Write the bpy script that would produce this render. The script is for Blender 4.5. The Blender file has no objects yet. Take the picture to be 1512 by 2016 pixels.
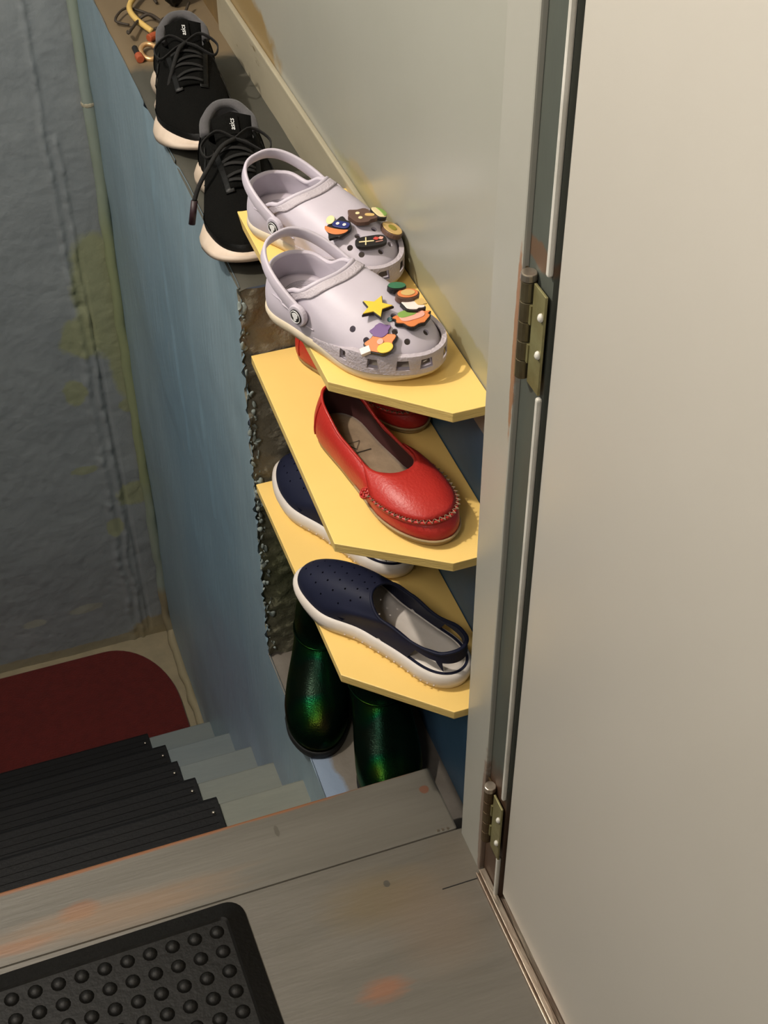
import bpy, bmesh, math, random
from mathutils import Vector, Matrix, noise
from mathutils.bvhtree import BVHTree
random.seed(7)
R = math.radians
PI = math.pi
COL = bpy.context.scene.collection
SC = bpy.context.scene

# ------------------------------------------------------------------ camera
def camera():
    yaw, pit, rol = 0.33957, 0.74405, -0.00488
    cy, sy, cp, sp = math.cos(yaw), math.sin(yaw), math.cos(pit), math.sin(pit)
    f = Vector((sy*cp, cy*cp, -sp)); r = Vector((cy, -sy, 0)); u = r.cross(f)
    cr, sr = math.cos(rol), math.sin(rol)
    r2 = cr*r + sr*u; u2 = -sr*r + cr*u
    cd = bpy.data.cameras.new('camera'); co = bpy.data.objects.new('camera', cd); COL.objects.link(co)
    m = Matrix((r2, u2, -f)).transposed().to_4x4(); m.translation = Vector((0, 0, 1.55))
    co.matrix_world = m
    cd.sensor_fit = 'VERTICAL'; cd.sensor_height = 24.0; cd.lens = 2850/2016*24.0
    cd.clip_start = 0.02
    SC.camera = co
camera()

# ------------------------------------------------------------------ world, lamps, exposure
w = bpy.data.worlds.new('world'); SC.world = w; w.use_nodes = True
w.node_tree.nodes['Background'].inputs[0].default_value = (0.62, 0.66, 0.75, 1)
w.node_tree.nodes['Background'].inputs[1].default_value = 0.10
SC.view_settings.view_transform = 'Standard'; SC.view_settings.look = 'None'
SC.view_settings.gamma = 1; SC.view_settings.use_curve_mapping = False
SC.view_settings.exposure = -0.12
def light(name, kind, loc, power, color, size=0.1, target=None, sy=None):
    l = bpy.data.lights.new(name, kind); l.energy = power; l.color = color
    if kind == 'AREA':
        l.size = size
        if sy: l.shape = 'RECTANGLE'; l.size_y = sy
    else: l.shadow_soft_size = size
    o = bpy.data.objects.new(name, l); COL.objects.link(o); o.location = loc
    if target: o.rotation_euler = (Vector(target)-Vector(loc)).to_track_quat('-Z', 'Y').to_euler()
    return o
light('ceiling_bulb', 'POINT', (-0.60, 1.36, 2.10), 112, (1.0, 0.915, 0.81), 0.028)
light('hall_fill', 'AREA', (-0.55, 0.10, 1.95), 11, (1.0, 0.93, 0.86), 0.35, (0.46, 0.25, 1.0))  # added fill on the hall side, brightens the door
light('stair_fill', 'AREA', (-0.50, 1.8, 2.35), 7, (0.92, 0.95, 1.0), 0.7, (-0.1, 2.2, -1.2))  # added cool fill above the stairs, lifts the far wall

# ------------------------------------------------------------------ helpers: objects
def link(name, me, parent=None, loc=None, rot=None):
    o = bpy.data.objects.new(name, me); COL.objects.link(o)
    if parent: o.parent = parent
    if loc is not None: o.location = loc
    if rot is not None: o.rotation_euler = rot
    return o
def obj(name, bm, mat, parent=None, loc=None, rot=None, smooth=False, bevel=0, subd=0, solid=0, soff=-1):
    me = bpy.data.meshes.new(name)
    bmesh.ops.recalc_face_normals(bm, faces=bm.faces[:])
    bm.to_mesh(me); bm.free()
    for m in (mat if isinstance(mat, (list, tuple)) else [mat]): me.materials.append(m)
    if smooth:
        for p in me.polygons: p.use_smooth = True
    o = link(name, me, parent, loc, rot)
    if solid:
        md = o.modifiers.new('solid', 'SOLIDIFY'); md.thickness = solid; md.offset = soff
    if bevel:
        md = o.modifiers.new('bevel', 'BEVEL'); md.width = bevel; md.segments = 2; md.limit_method = 'ANGLE'
    if subd:
        md = o.modifiers.new('subd', 'SUBSURF'); md.levels = subd; md.render_levels = subd
    return o
def tag(o, label=None, cat=None, group=None, kind=None):
    if label: o['label'] = label
    if cat: o['category'] = cat
    if group: o['group'] = group
    if kind: o['kind'] = kind
    return o
def thing(name, label, cat, loc=(0, 0, 0), rotz=0, group=None):
    o = link(name, None, None, loc, (0, 0, rotz)); return tag(o, label, cat, group)
def struct(o): o['kind'] = 'structure'; return o

def box(bm, x0, x1, y0, y1, z0, z1):
    vs = [bm.verts.new(p) for p in ((x0,y0,z0),(x1,y0,z0),(x1,y1,z0),(x0,y1,z0),(x0,y0,z1),(x1,y0,z1),(x1,y1,z1),(x0,y1,z1))]
    for f in ((0,3,2,1),(4,5,6,7),(0,1,5,4),(1,2,6,5),(2,3,7,6),(3,0,4,7)): bm.faces.new([vs[i] for i in f])
def boxbm(*a):
    bm = bmesh.new(); box(bm, *a); return bm
def prism(bm, pts, z0, z1):
    n = len(pts); a = [bm.verts.new((p[0], p[1], z0)) for p in pts]; b = [bm.verts.new((p[0], p[1], z1)) for p in pts]
    bm.faces.new(a[::-1]); bm.faces.new(b)
    for i in range(n): bm.faces.new((a[i], a[(i+1) % n], b[(i+1) % n], b[i]))
def cyl(bm, c, r, h, axis='z', n=16, r2=None):
    r2 = r if r2 is None else r2; a = []; b = []
    for i in range(n):
        t = 2*PI*i/n; ca, sa = math.cos(t), math.sin(t)
        def P(rr, hh):
            v = (rr*ca, rr*sa, hh)
            if axis == 'x': v = (hh, rr*ca, rr*sa)
            if axis == 'y': v = (rr*ca, hh, rr*sa)
            return (c[0]+v[0], c[1]+v[1], c[2]+v[2])
        a.append(bm.verts.new(P(r, -h/2))); b.append(bm.verts.new(P(r2, h/2)))
    bm.faces.new(a[::-1]); bm.faces.new(b)
    for i in range(n): bm.faces.new((a[i], a[(i+1) % n], b[(i+1) % n], b[i]))
def tube(bm, pts, r, n=8, closed=False, rfun=None):
    pts = [Vector(p) for p in pts]; N = len(pts); rings = []
    nrm = None
    for i, p in enumerate(pts):
        a = pts[(i-1) % N] if (closed or i > 0) else p
        b = pts[(i+1) % N] if (closed or i < N-1) else p
        t = (b-a).normalized()
        if nrm is None:
            nrm = t.orthogonal().normalized()
        nrm = (nrm - t*nrm.dot(t)).normalized(); bi = t.cross(nrm)
        rr = r*(rfun(i/(N-1)) if rfun else 1)
        rings.append([bm.verts.new(p + nrm*math.cos(2*PI*k/n)*rr + bi*math.sin(2*PI*k/n)*rr) for k in range(n)])
    for i in range(N if closed else N-1):
        A = rings[i]; B = rings[(i+1) % N]
        for k in range(n): bm.faces.new((A[k], A[(k+1) % n], B[(k+1) % n], B[k]))
    if not closed: bm.faces.new(rings[0][::-1]); bm.faces.new(rings[-1])
def smoothpath(pts, n=8):
    pts = [Vector(p) for p in pts]; out = []
    for i in range(len(pts)-1):
        p0 = pts[max(i-1, 0)]; p1 = pts[i]; p2 = pts[i+1]; p3 = pts[min(i+2, len(pts)-1)]
        for k in range(n):
            t = k/n
            out.append(0.5*((2*p1)+(-p0+p2)*t+(2*p0-5*p1+4*p2-p3)*t*t+(-p0+3*p1-3*p2+p3)*t**3))
    out.append(pts[-1]); return out
def ribbon(bm, pts, wdirs, width, thick):
    """flat strap: centre points, width direction per point"""
    pts = [Vector(p) for p in pts]; N = len(pts); R_ = []
    for i, p in enumerate(pts):
        t = (pts[min(i+1, N-1)]-pts[max(i-1, 0)]).normalized()
        wd = Vector(wdirs[i]); wd = (wd - t*wd.dot(t)).normalized(); nn = t.cross(wd)
        W = width(i/(N-1)) if callable(width) else width
        h = thick/2; b = min(h*0.8, W*0.2)
        prof = [(-W/2, -h+b*.6), (-W/2+b, -h), (W/2-b, -h), (W/2, -h+b*.6), (W/2, h-b*.6), (W/2-b, h), (-W/2+b, h), (-W/2, h-b*.6)]
        R_.append([bm.verts.new(p+wd*a+nn*c) for a, c in prof])
    for i in range(N-1):
        for k in range(8): bm.faces.new((R_[i][k], R_[i][(k+1) % 8], R_[i+1][(k+1) % 8], R_[i+1][k]))
    bm.faces.new(R_[0][::-1]); bm.faces.new(R_[-1])
def gridface(bm, o, du, dv, nu, nv, disp=None):
    """rectangular grid from corner o along du, dv; disp(P)->Vector offset"""
    o, du, dv = Vector(o), Vector(du), Vector(dv); V = []
    for i in range(nu+1):
        row = []
        for j in range(nv+1):
            p = o + du*(i/nu) + dv*(j/nv)
            if disp: p = p + disp(p)
            row.append(bm.verts.new(p))
        V.append(row)
    for i in range(nu):
        for j in range(nv): bm.faces.new((V[i][j], V[i+1][j], V[i+1][j+1], V[i][j+1]))
    return V

# ------------------------------------------------------------------ helpers: materials
def srgb(h):
    c = [int(h[i:i+2], 16)/255 for i in (0, 2, 4)]
    return tuple((x/12.92 if x <= 0.04045 else ((x+0.055)/1.055)**2.4) for x in c) + (1,)
def mat(name, col, rough=0.5, var=None, vscale=8, vamt=0.5, bump=0.0, bscale=60, metal=0.0, spec=0.5,
        blotches=(), stretch=(1, 1, 1), coat=0, sheen=0, rvar=0, fleck=None, thin=0, sss=0, spectint=None, bdist=0.002):
    m = bpy.data.materials.new(name); m.use_nodes = True; N = m.node_tree; nd = N.nodes; L = N.links.new
    b = nd['Principled BSDF']
    b.inputs['Roughness'].default_value = rough; b.inputs['Metallic'].default_value = metal
    b.inputs['Specular IOR Level'].default_value = spec
    if coat: b.inputs['Coat Weight'].default_value = coat; b.inputs['Coat Roughness'].default_value = 0.12
    if sheen: b.inputs['Sheen Weight'].default_value = sheen
    if thin: b.inputs['Thin Film Thickness'].default_value = thin
    if spectint: b.inputs['Specular Tint'].default_value = srgb(spectint)
    if sss:
        b.inputs['Subsurface Weight'].default_value = sss; b.inputs['Subsurface Radius'].default_value = (0.01, 0.008, 0.008); b.inputs['Subsurface Scale'].default_value = 0.3
    tc = nd.new('ShaderNodeTexCoord'); mp = nd.new('ShaderNodeMapping'); L(tc.outputs['Object'], mp.inputs[0]); mp.inputs['Scale'].default_value = stretch
    cur = None
    def rgb(c):
        r = nd.new('ShaderNodeRGB'); r.outputs[0].default_value = srgb(c); return r.outputs[0]
    def mix(f, a, c):
        x = nd.new('ShaderNodeMix'); x.data_type = 'RGBA'; L(f, x.inputs[0]); L(a, x.inputs[6]); L(c, x.inputs[7]); return x.outputs[2]
    def ns(scale, detail=6, rg=0.6, vec=None):
        n = nd.new('ShaderNodeTexNoise'); n.inputs['Scale'].default_value = scale; n.inputs['Detail'].default_value = detail; n.inputs['Roughness'].default_value = rg
        L(vec or mp.outputs[0], n.inputs['Vector']); return n
    def rng(v, a, c, o0=0, o1=1):
        r = nd.new('ShaderNodeMapRange'); L(v, r.inputs[0]); r.inputs[1].default_value = a; r.inputs[2].default_value = c; r.inputs[3].default_value = o0; r.inputs[4].default_value = o1; return r.outputs[0]
    cur = rgb(col)
    if var:
        cur = mix(rng(ns(vscale).outputs[0], 0.35, 0.68, 0, vamt), cur, rgb(var))
    for bl in blotches:      # (centre, radii, colour, amount, edge noise)
        c, rr, bc, amt, en = bl[:5]
        s = nd.new('ShaderNodeMapping'); s.vector_type = 'TEXTURE'; L(tc.outputs['Object'], s.inputs[0])
        s.inputs['Location'].default_value = c; s.inputs['Scale'].default_value = rr
        ln = nd.new('ShaderNodeVectorMath'); ln.operation = 'LENGTH'; L(s.outputs[0], ln.inputs[0])
        n = ns(bl[5] if len(bl) > 5 else 30, 5, 0.65)
        mu = nd.new('ShaderNodeMath'); mu.operation = 'MULTIPLY_ADD'; L(n.outputs[0], mu.inputs[0]); mu.inputs[1].default_value = en; L(ln.outputs['Value'], mu.inputs[2])
        soft = bl[6] if len(bl) > 6 else 0.12
        cur = mix(rng(mu.outputs[0], 1+en*.5-soft, 1+en*.5+soft, amt, 0), cur, rgb(bc))
    if fleck:                # (colour, scale, threshold)
        cur = mix(rng(ns(fleck[1], 3, 0.5).outputs[0], fleck[2], fleck[2]+0.04), cur, rgb(fleck[0]))
    L(cur, b.inputs['Base Color'])
    if rvar:
        L(rng(ns(vscale*2.3).outputs[0], 0.3, 0.7, max(0.03, rough-rvar), min(1, rough+rvar)), b.inputs['Roughness'])
    if bump:
        n = ns(bscale, 5 if bscale > 39 else 1.5, 0.5); bp = nd.new('ShaderNodeBump'); bp.inputs['Strength'].default_value = bump; bp.inputs['Distance'].default_value = bdist
        L(n.outputs[0], bp.inputs['Height']); L(bp.outputs[0], b.inputs['Normal'])
    return m

M = {}
M['wall_grey'] = mat('glossy grey wall paint', '9d9c92', 0.30, '959489', 3, 0.5, 0.22, 14, bdist=0.002,
    blotches=[((.505, 1.50, .64), (.2, .06, .02), 'a8966a', .5, .8, 30), ((.505, 1.30, .63), (.2, .30, .022), '8f8a60', .6, .8, 40),
              ((.505, 2.03, .63), (.2, .16, .05), '8f7443', .9, .8, 30)])
M['door'] = mat('semi gloss grey door paint', 'b5b0a7', 0.32, 'aea99f', 2.5, 0.4, 0.1, 11, bdist=0.004)
M['casing'] = mat('grey casing paint', '9f9d94', 0.34, '97958b', 6, 0.5, 0.2, 25,
    blotches=[((.45, .932, .80), (.03, .004, .10), '8a5a34', .8, .9, 60), ((.45, .93, .10), (.03, .006, .12), '6b4a35', .7, .9, 60)])
M['jamb_dark'] = mat('dark grey jamb paint', '4c5049', 0.55, '3f423c', 20, 0.6, 0.2, 60, stretch=(1, 1, .4),
    blotches=[((.46, .91, .09), (.05, .05, .13), '4a3424', .95, .6, 30), ((.46, .91, .905), (.05, .03, .012), '5e4430', .8, 1.2, 60)])
M['blue'] = mat('glossy blue wall paint', '7b909b', 0.42, '8b9faa', 5, 0.7, 0.35, 30, stretch=(1, 3, .5), bdist=0.004,
    fleck=('8c9ba4', 26, 0.69),
    blotches=[((.33, 1.9, -.2), (.1, .35, .5), '64849a', .6, 1.0, 4, .5), ((.33, 1.45, -.75), (.1, .5, .35), '8a90a6', .5, 1.0, 5, .5)])
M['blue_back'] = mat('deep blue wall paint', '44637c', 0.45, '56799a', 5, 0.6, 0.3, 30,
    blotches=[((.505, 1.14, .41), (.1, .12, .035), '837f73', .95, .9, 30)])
GR = '8a8e70'
M['far'] = mat('blue grey lumpy wall paint', '7d8387', 0.5, '8b9194', 7, 0.6, 0.45, 45, bdist=0.005, blotches=[
    ((.285, 2.6, -.18), (.055, .2, .16), GR, .95, .7, 16), ((.24, 2.6, -.27), (.05, .2, .05), GR, .95, .9, 22),
    ((.33, 2.6, -.36), (.045, .2, .10), GR, .95, .7, 16), ((.20, 2.6, -.41), (.026, .2, .035), GR, .9, .9, 30),
    ((.315, 2.6, -.47), (.025, .2, .02), GR, .9, .9, 30), ((.30, 2.6, -.73), (.05, .2, .035), GR, .9, .9, 30), ((.325, 2.6, -.6), (.015, .2, .12), GR, .9, .9, 30),
    ((.235, 2.6, -.82), (.022, .2, .03), GR, .85, .9, 30), ((.19, 2.6, -.63), (.03, .2, .012), GR, .8, .9, 40),
    ((.13, 2.6, -1.07), (.04, .2, .014), '9a9c90', .8, .9, 40), ((.0, 2.6, -1.08), (.03, .2, .012), '9a9c90', .8, .9, 40),
    ((.05, 2.6, -1.21), (.5, .2, .018), '8a7f63', .8, .8, 40), ((.3, 2.6, -1.19), (.07, .2, .035), '8a7f63', .9, .8, 40)])
M['bead'] = mat('painted corner bead', '87918a', 0.5, '78826b', 9, 0.8, 0.5, 50, stretch=(1, 1, .25),
    blotches=[((.33, 2.59, -.35), (.1, .1, .38), '858c68', .9, .6, 8), ((.33, 2.4, -1.15), (.1, .4, .12), '877b60', .9, .6, 10)])
M['concrete_dark'] = mat('rough bare concrete', '6c675a', 0.85, '7a7464', 14, 0.8, 0.9, 70, bdist=0.006,
    blotches=[((.42, 1.46, .06), (.12, .2, .15), '565b3c', .8, .8, 12, .5)])
M['ledge_dark'] = mat('dark grey ledge paint', '46443c', 0.6, '3c3b34', 10, 0.6, 0.3, 50,
    blotches=[((.4, 2.36, .6), (.4, .28, .2), '6f5f48', 1, .25, 14, .05)])
M['ledge_low'] = mat('worn concrete ledge', '6b645c', 0.7, '585149', 16, 0.8, 0.5, 60, blotches=[((.33, 1.2, -.12), (.03, .1, .1), '7487a0', .8, .8, 30)])
M['trim_beige'] = mat('beige painted trim board', 'a39b86', 0.45, '928a76', 14, 0.7, 0.3, 60, stretch=(1, .3, 1), fleck=('6b5f43', 50, 0.68))
W1 = '7e4f2e'
M['floor'] = mat('worn grey floor paint', '635e56', 0.45, '524e46', 9, 0.8, 0.35, 50, stretch=(.35, 2.2, 1), blotches=[
    ((.285, .815, 0), (.026, .013, .1), '85502f', .6, 1.6, 60, .5), ((.32, .93, 0), (.06, .035, .1), '66573c', .6, 1.0, 20, .5),
    ((.375, .88, 0), (.05, .06, .1), '6a5b4c', .55, 1.0, 20, .5), ((.336, .948, 0), (.004, .005, .1), '3d3a34', .9, .7, 120),
    ((.43, .95, 0), (.03, .04, .1), '5c5347', .5, 1.0, 25, .5)], fleck=('4f4b44', 70, 0.72))
M['nosing'] = mat('worn grey nosing paint', '66625a', 0.45, '56524a', 8, 0.8, 0.3, 50, stretch=(.25, 2.5, 1), blotches=[
    ((.05, 1.0985, 0), (.33, .0075, .1), W1, .9, 1.2, 35, .2), ((-.03, 1.038, 0), (.022, .012, .1), W1, .6, 1.8, 70, .35),
    ((-.11, 1.015, 0), (.045, .008, .1), W1, .6, 1.6, 60, .4), ((0, 1.02, 0), (.14, .02, .1), '8a6a4c', .45, 1.4, 30, .5),
    ((.43, 1.065, 0), (.006, .006, .1), '6b4634', .9, .6, 80), ((.23, 1.068, 0), (.003, .009, .1), '4a463d', .9, .6, 90)],
    fleck=('97938a', 60, 0.74))
M['step'] = mat('grey stair paint', '6f7168', 0.5, '62655f', 9, 0.7, 0.35, 40, stretch=(.5, 2, 1), blotches=[((.2, 1.9, -.9), (.4, .5, .5), '62707a', .5, .6, 6, .5)])
M['rubber'] = mat('black rubber', '0e0e10', 0.6, '121112', 14, 0.6, 0.35, 160, spec=.22)
M['rubber_mat'] = mat('dark brown-black rubber mat', '0a0907', 0.5, '0e0c0a', 14, 0.6, 0.3, 160, spec=.22, blotches=[((.165, .9, .01), (.003, .2, .1), '3b2a1c', .7, .9, 60)])
M['red_mat'] = mat('dark red carpet', '511a17', 0.95, '431513', 60, 0.7, 0.6, 240, sheen=.2, spec=.1)
M['lower_floor'] = mat('dusty concrete floor', '8a7f66', 0.85, '756c58', 14, 0.8, 0.5, 70)
M['yellow'] = mat('pale yellow shelf paint', 'ecc877', 0.42, 'e6bf6c', 6, 0.5, 0.08, 40)
M['ply'] = mat('yellow painted plywood edge', 'd9bc74', 0.55, 'b99d5a', 10, 0.7, 0.3, 60, stretch=(1, 1, 9))
M['metal'] = mat('old brass plated steel', '8b8268', 0.36, '5f4c33', 28, 0.8, 0.3, 80, metal=.85, stretch=(1, 1, .6))
M['metal_rust'] = mat('rusty hinge steel', '5f5138', 0.5, '4a2f1d', 30, 0.8, 0.4, 80, metal=.6)
M['leaf'] = mat('tarnished brass leaf', '8f8a62', 0.45, '6c6038', 26, 0.8, 0.3, 80, metal=.5)
M['steel'] = mat('bright worn metal', 'c5bcae', 0.28, '8d7563', 30, 0.6, 0.2, 80, metal=.9)
M['alu'] = mat('worn aluminium threshold', 'b3a797', 0.34, '8a6f5e', 26, 0.8, 0.4, 60, metal=.8, stretch=(4, .5, 1))
M['strip_white'] = mat('white weatherstrip', 'cbc8c0', 0.4, '9a978c', 20, .5)
M['black_gap'] = mat('dark gap', '141210', 0.9)
M['clog'] = mat('pale lilac foam', 'bfb7c3', 0.5, 'b6adb7', 14, 0.5, 0.12, 120, fleck=('a99d98', 18, 0.74))
M['clog_sole'] = mat('cream foam sole', 'd3c7b8', 0.55, 'c5b694', 14, 0.6, 0.2, 120)
M['clog_tex'] = mat('textured lilac foam', 'b6adb5', 0.6, 'a69ca3', 30, 0.5, 0.9, 420, bdist=0.0015)
M['hole'] = mat('dark navy socks of shade', '2b2a40', 0.8)
M['red_leather'] = mat('red pebbled leather', 'b32a22', 0.42, '951f1a', 12, 0.6, 0.5, 330, bdist=.001, blotches=[((.18, -.0, .05), (.06, .035, .1), 'b0302a', .5, .5, 9, .5)])
M['tan_stitch'] = mat('tan thread', '97826a', 0.8, '7a664e', 60, 0.6)
M['insole'] = mat('brown suede insole', '8f7a62', 0.9, '6c5843', 40, 0.7, 0.3, 160, sheen=.2)
M['dark_lining'] = mat('dark red lining', '3a1210', 0.8)
M['tan_rubber'] = mat('tan rubber sole', 'a28a62', 0.7, '7f6a47', 30, 0.7, 0.3, 90)
M['navy'] = mat('navy blue foam', '13162a', 0.6, '1c2036', 12, 0.5, 0.1, 120, spec=.25)
M['white_foam'] = mat('white foam midsole', 'd2cac3', 0.5, 'b9afa5', 16, 0.6, 0.12, 100)
M['black_mesh'] = mat('black mesh fabric', '060605', 0.9, '0c0b09', 12, 0.7, 0.9, 500, bdist=.001, spec=.12)
M['black_synth'] = mat('black synthetic overlay', '050504', 0.45, '0a0908', 20, 0.7, 0.3, 140, spec=.25)
M['grey_lining'] = mat('grey collar fabric', '4c4a4c', 0.9, '3f3d3f', 40, 0.6, 0.4, 260, sheen=.2)
M['sole_pink'] = mat('off-white rubber midsole', 'c9b8a8', 0.6, 'a8957f', 22, 0.6, 0.2, 80)
M['boot'] = mat('iridescent green rubber', '020604', 0.2, '040d08', 30, 0.6, 0.8, 500, metal=0.0, spec=.42, coat=0, thin=400, spectint='b8f080', bdist=.0004)
def film(m, lo, hi, sc):
    nd = m.node_tree.nodes; L = m.node_tree.links.new; n = nd.new('ShaderNodeTexNoise'); n.inputs['Scale'].default_value = sc; n.inputs['Detail'].default_value = 1
    tc = nd.new('ShaderNodeTexCoord'); L(tc.outputs['Object'], n.inputs['Vector']); r = nd.new('ShaderNodeMapRange'); L(n.outputs[0], r.inputs[0])
    r.inputs[1].default_value = .35; r.inputs[2].default_value = .65; r.inputs[3].default_value = lo; r.inputs[4].default_value = hi; L(r.outputs[0], nd['Principled BSDF'].inputs['Thin Film Thickness'])
film(M['boot'], 330, 470, 16)
M['boot_sole'] = mat('black boot sole', '0c0d0e', 0.6)
M['white_print'] = mat('white print', 'dcdcdc', 0.6)
M['lace'] = mat('black lace', '070605', 0.85, '110d0b', 60, .6, .4, 300)
M['lace_tip'] = mat('dark maroon lace end', '2a171c', 0.5)
M['cable_yellow'] = mat('yellow plastic cord', 'c9a860', 0.5)
M['brown_cord'] = mat('dark brown cord', '332a20', 0.7)
M['orange'] = mat('orange red plastic', '9c4a2a', 0.5)
M['gold'] = mat('pale brass ring', 'd0a878', 0.35, metal=.6)
M['black_plastic'] = mat('black plastic', '121110', 0.5)
for k, c in dict(c_yellow='d8b83a', c_olive='8a8228', c_black='1a1718', c_brown='5a4238', c_cream='e0cfa0', c_orange='d07a45', c_navy='1f2a6a', c_green='2f6a4a',
                 c_red='c2453c', c_pink='e0a090', c_white='e2d6d0', c_purple='6a4a80', c_teal='2f5a60', c_tan='c9a86a', c_lgreen='7a9a4a').items():
    M[k] = mat('charm '+k[2:], c, 0.45)

# ------------------------------------------------------------------ key dimensions
XB = 0.33      # face of the lower blue wall
XW = 0.505     # face of the upper wall
YE = 1.462     # end face of the high ledge
ZL = 0.55      # top of the high ledge
ZB = -0.12     # top of the low ledge
YF = 2.60      # far wall
ZF = -1.22     # lower floor
def nz(p, s, a, seed=0): return noise.noise(Vector((p[0]*s+seed, p[1]*s+seed*2, p[2]*s-seed)))*a

# ------------------------------------------------------------------ the shell
def build_shell():
    # upper wall with grey paint, the blue strip behind the shelves
    o = struct(obj('wall_right', boxbm(XW, XW+.1, -1.2, YF+.1, ZL, 2.42), M['wall_grey']))
    o = struct(obj('wall_right_lower', boxbm(XW, XW+.1, -1.2, YE+.02, ZF, ZL), M['blue_back']))
    # foundation: side face, end face, ledges
    bm = bmesh.new()
    def d_side(p):
        e = Vector((0, 0, 0))
        k = 1.0
        near = max(0, 1-(p.y-YE)/.018) if p.z > ZB-.01 else 0       # crumbly corner
        e.x = nz(p, 3, .006) + nz(p, 14, .0016, 3) - near*abs(nz(p, 60, .012, 9))
        for yy, zz0 in ((1.98, 0), (1.80, 1)):                       # long trowel ridges
            dy = abs(p.y - yy - nz(p, 2, .05, 4)); e.x -= .0035*max(0, 1-dy/.012)
        return e
    gridface(bm, (XB, YE, ZB), (0, YF-YE, 0), (0, 0, ZL-ZB), 220, 130, d_side)
    def d_low(p):
        return Vector((nz(p, 3, .006) + nz(p, 14, .0016, 3), 0, 0))
    gridface(bm, (XB, 1.0, ZF), (0, YF-1.0, 0), (0, 0, ZB-ZF), 90, 90, d_low)
    obj_side = struct(obj('wall_foundation', bm, M['blue'], smooth=True))
    bm = bmesh.new()
    def d_end(p):
        near = max(0, 1-(p.x-XB)/.022)
        return Vector((0, nz(p, 18, .006, 1)+nz(p, 50, .003, 5) + near*(nz(p, 55, .012, 7)+.004), 0))
    gridface(bm, (XB-.002, YE, ZB), (XW-XB+.01, 0, 0), (0, 0, ZL-ZB-.001), 50, 170, d_end)
    o = obj('end_face', bm, M['concrete_dark'], obj_side, smooth=True); o['label'] = 'rough unpainted concrete end of the high ledge'
    # crumbly plaster edge along the corner
    bm = bmesh.new(); rnd = random.Random(5)
    for k in range(110):
        z = rnd.uniform(ZB, ZL-.015); r = rnd.choice((.0015, .002, .0025, .003, .0038))*rnd.uniform(.8, 1.2)
        bmesh.ops.create_icosphere(bm, subdivisions=2, radius=1, matrix=Matrix.Translation((XB+.001+rnd.uniform(-.003, .007)*min(1, .004/r+.4), YE-.001, z)) @ Matrix.Diagonal((r*.8, r*.7, r*rnd.uniform(.8, 1.9), 1)))
    for v in bm.verts: v.co += Vector((nz(v.co, 110, .004), nz(v.co, 110, .002, 3), nz(v.co, 100, .005, 6)))
    o = obj('plaster_edge', bm, mat('crumbly plaster', '84908f', .8, '6a6c63', 40, .8, .7, 120), obj_side, smooth=True)
    bm = bmesh.new()
    gridface(bm, (XB, YE, ZL), (XW-XB+.02, 0, 0), (0, YF-YE, 0), 20, 100, lambda p: Vector((0, 0, nz(p, 12, .002) - (.003 if p.x < XB+.001 else 0))))
    obj('high_ledge', bm, M['ledge_dark'], obj_side, smooth=True)
    bm = bmesh.new()
    gridface(bm, (XB-.001, 0.95, ZB), (XW-XB+.01, 0, 0), (0, YE-.95+.01, 0), 20, 50, lambda p: Vector((0, 0, nz(p, 12, .003)-(.003 if p.x < XB+.001 else 0))))
    obj('low_ledge', bm, M['ledge_low'], obj_side, smooth=True)
    # beige baseboard between ledge and wall
    struct(obj('trim_1', boxbm(XW-.008, XW, YE+.004, 2.19, ZL-.002, .622), M['trim_beige'], bevel=.002))
    struct(obj('trim_6', boxbm(XW-.004, XW, 2.19, YF, ZL-.002, .615), mat('ochre stained base', '7b6238', .7, '5c4a30', 20, .8, .4, 80)))
    # far wall
    bm = bmesh.new()
    def d_far(p):
        e = nz(p, 4, .004)+nz(p, 22, .0014, 2)+nz(p, 60, .0007, 8)
        def ridge(x, wd, a):
            d = abs(p.x-x-nz((0, 0, p.z), 8, .012, 5)); return a*max(0, 1-d/wd)*(0.5+abs(nz(p, 30, 1.6, 11)))
        if p.z > -.15: e += ridge(.232, .008, .006)
        if p.z < .2: e += ridge(.255, .007, .006)
        if -1.2 < p.z < -.05: e -= .007*max(0, 1-abs(p.x-(.262-(p.z+.3)*.02))/.0045)
        if p.z < -.1: e += ridge(.232, .012, .005)
        d = math.hypot((p.x-.24)/.02, (p.z+.19)/.014); e -= .008*max(0, 1-d)
        return Vector((0, -e, 0))
    gridface(bm, (-.85, YF, ZF), (1.36, 0, 0), (0, 0, 3.64), 300, 420, d_far)
    struct(obj('wall_far', bm, M['far'], smooth=True))
    # corner bead, running down the corner and then along the foot of the side wall
    bm = bmesh.new()
    pts = [(XB-.006, YF-.010, 2.2), (XB-.006, YF-.010, .3), (XB-.008, YF-.010, -.4), (XB-.006, YF-.010, -1.0), (XB-.006, YF-.012, -1.17),
           (XB-.004, YF-.04, -1.205), (XB-.004, YF-.18, -1.21), (XB-.003, 2.2, -1.21), (XB-.003, 2.12, -1.21)]
    P = smoothpath(pts, 14)
    tube(bm, P, .0125, 10)
    for v in bm.verts: v.co += Vector((nz(v.co, 20, .006), nz(v.co, 25, .005, 3), 0))
    o = struct(obj('trim_2', bm, M['bead'], smooth=True))
    bm = bmesh.new(); cyl(bm, (XB-.007, YF-.010, .262), .0140, .010, n=14)
    obj('coupling', bm, M['trim_beige'], o, bevel=.003)
    # unseen sides that close the stairwell
    struct(obj('wall_left', boxbm(-.95, -.85, -1.2, YF+.1, ZF, 2.42), M['far']))
    struct(obj('wall_back', boxbm(-.95, XW+.1, -1.3, -1.2, -.1, 2.42), M['wall_grey']))
    struct(obj('ceiling', boxbm(-.95, XW+.1, -1.3, YF+.1, 2.42, 2.5), M['trim_beige']))
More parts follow.
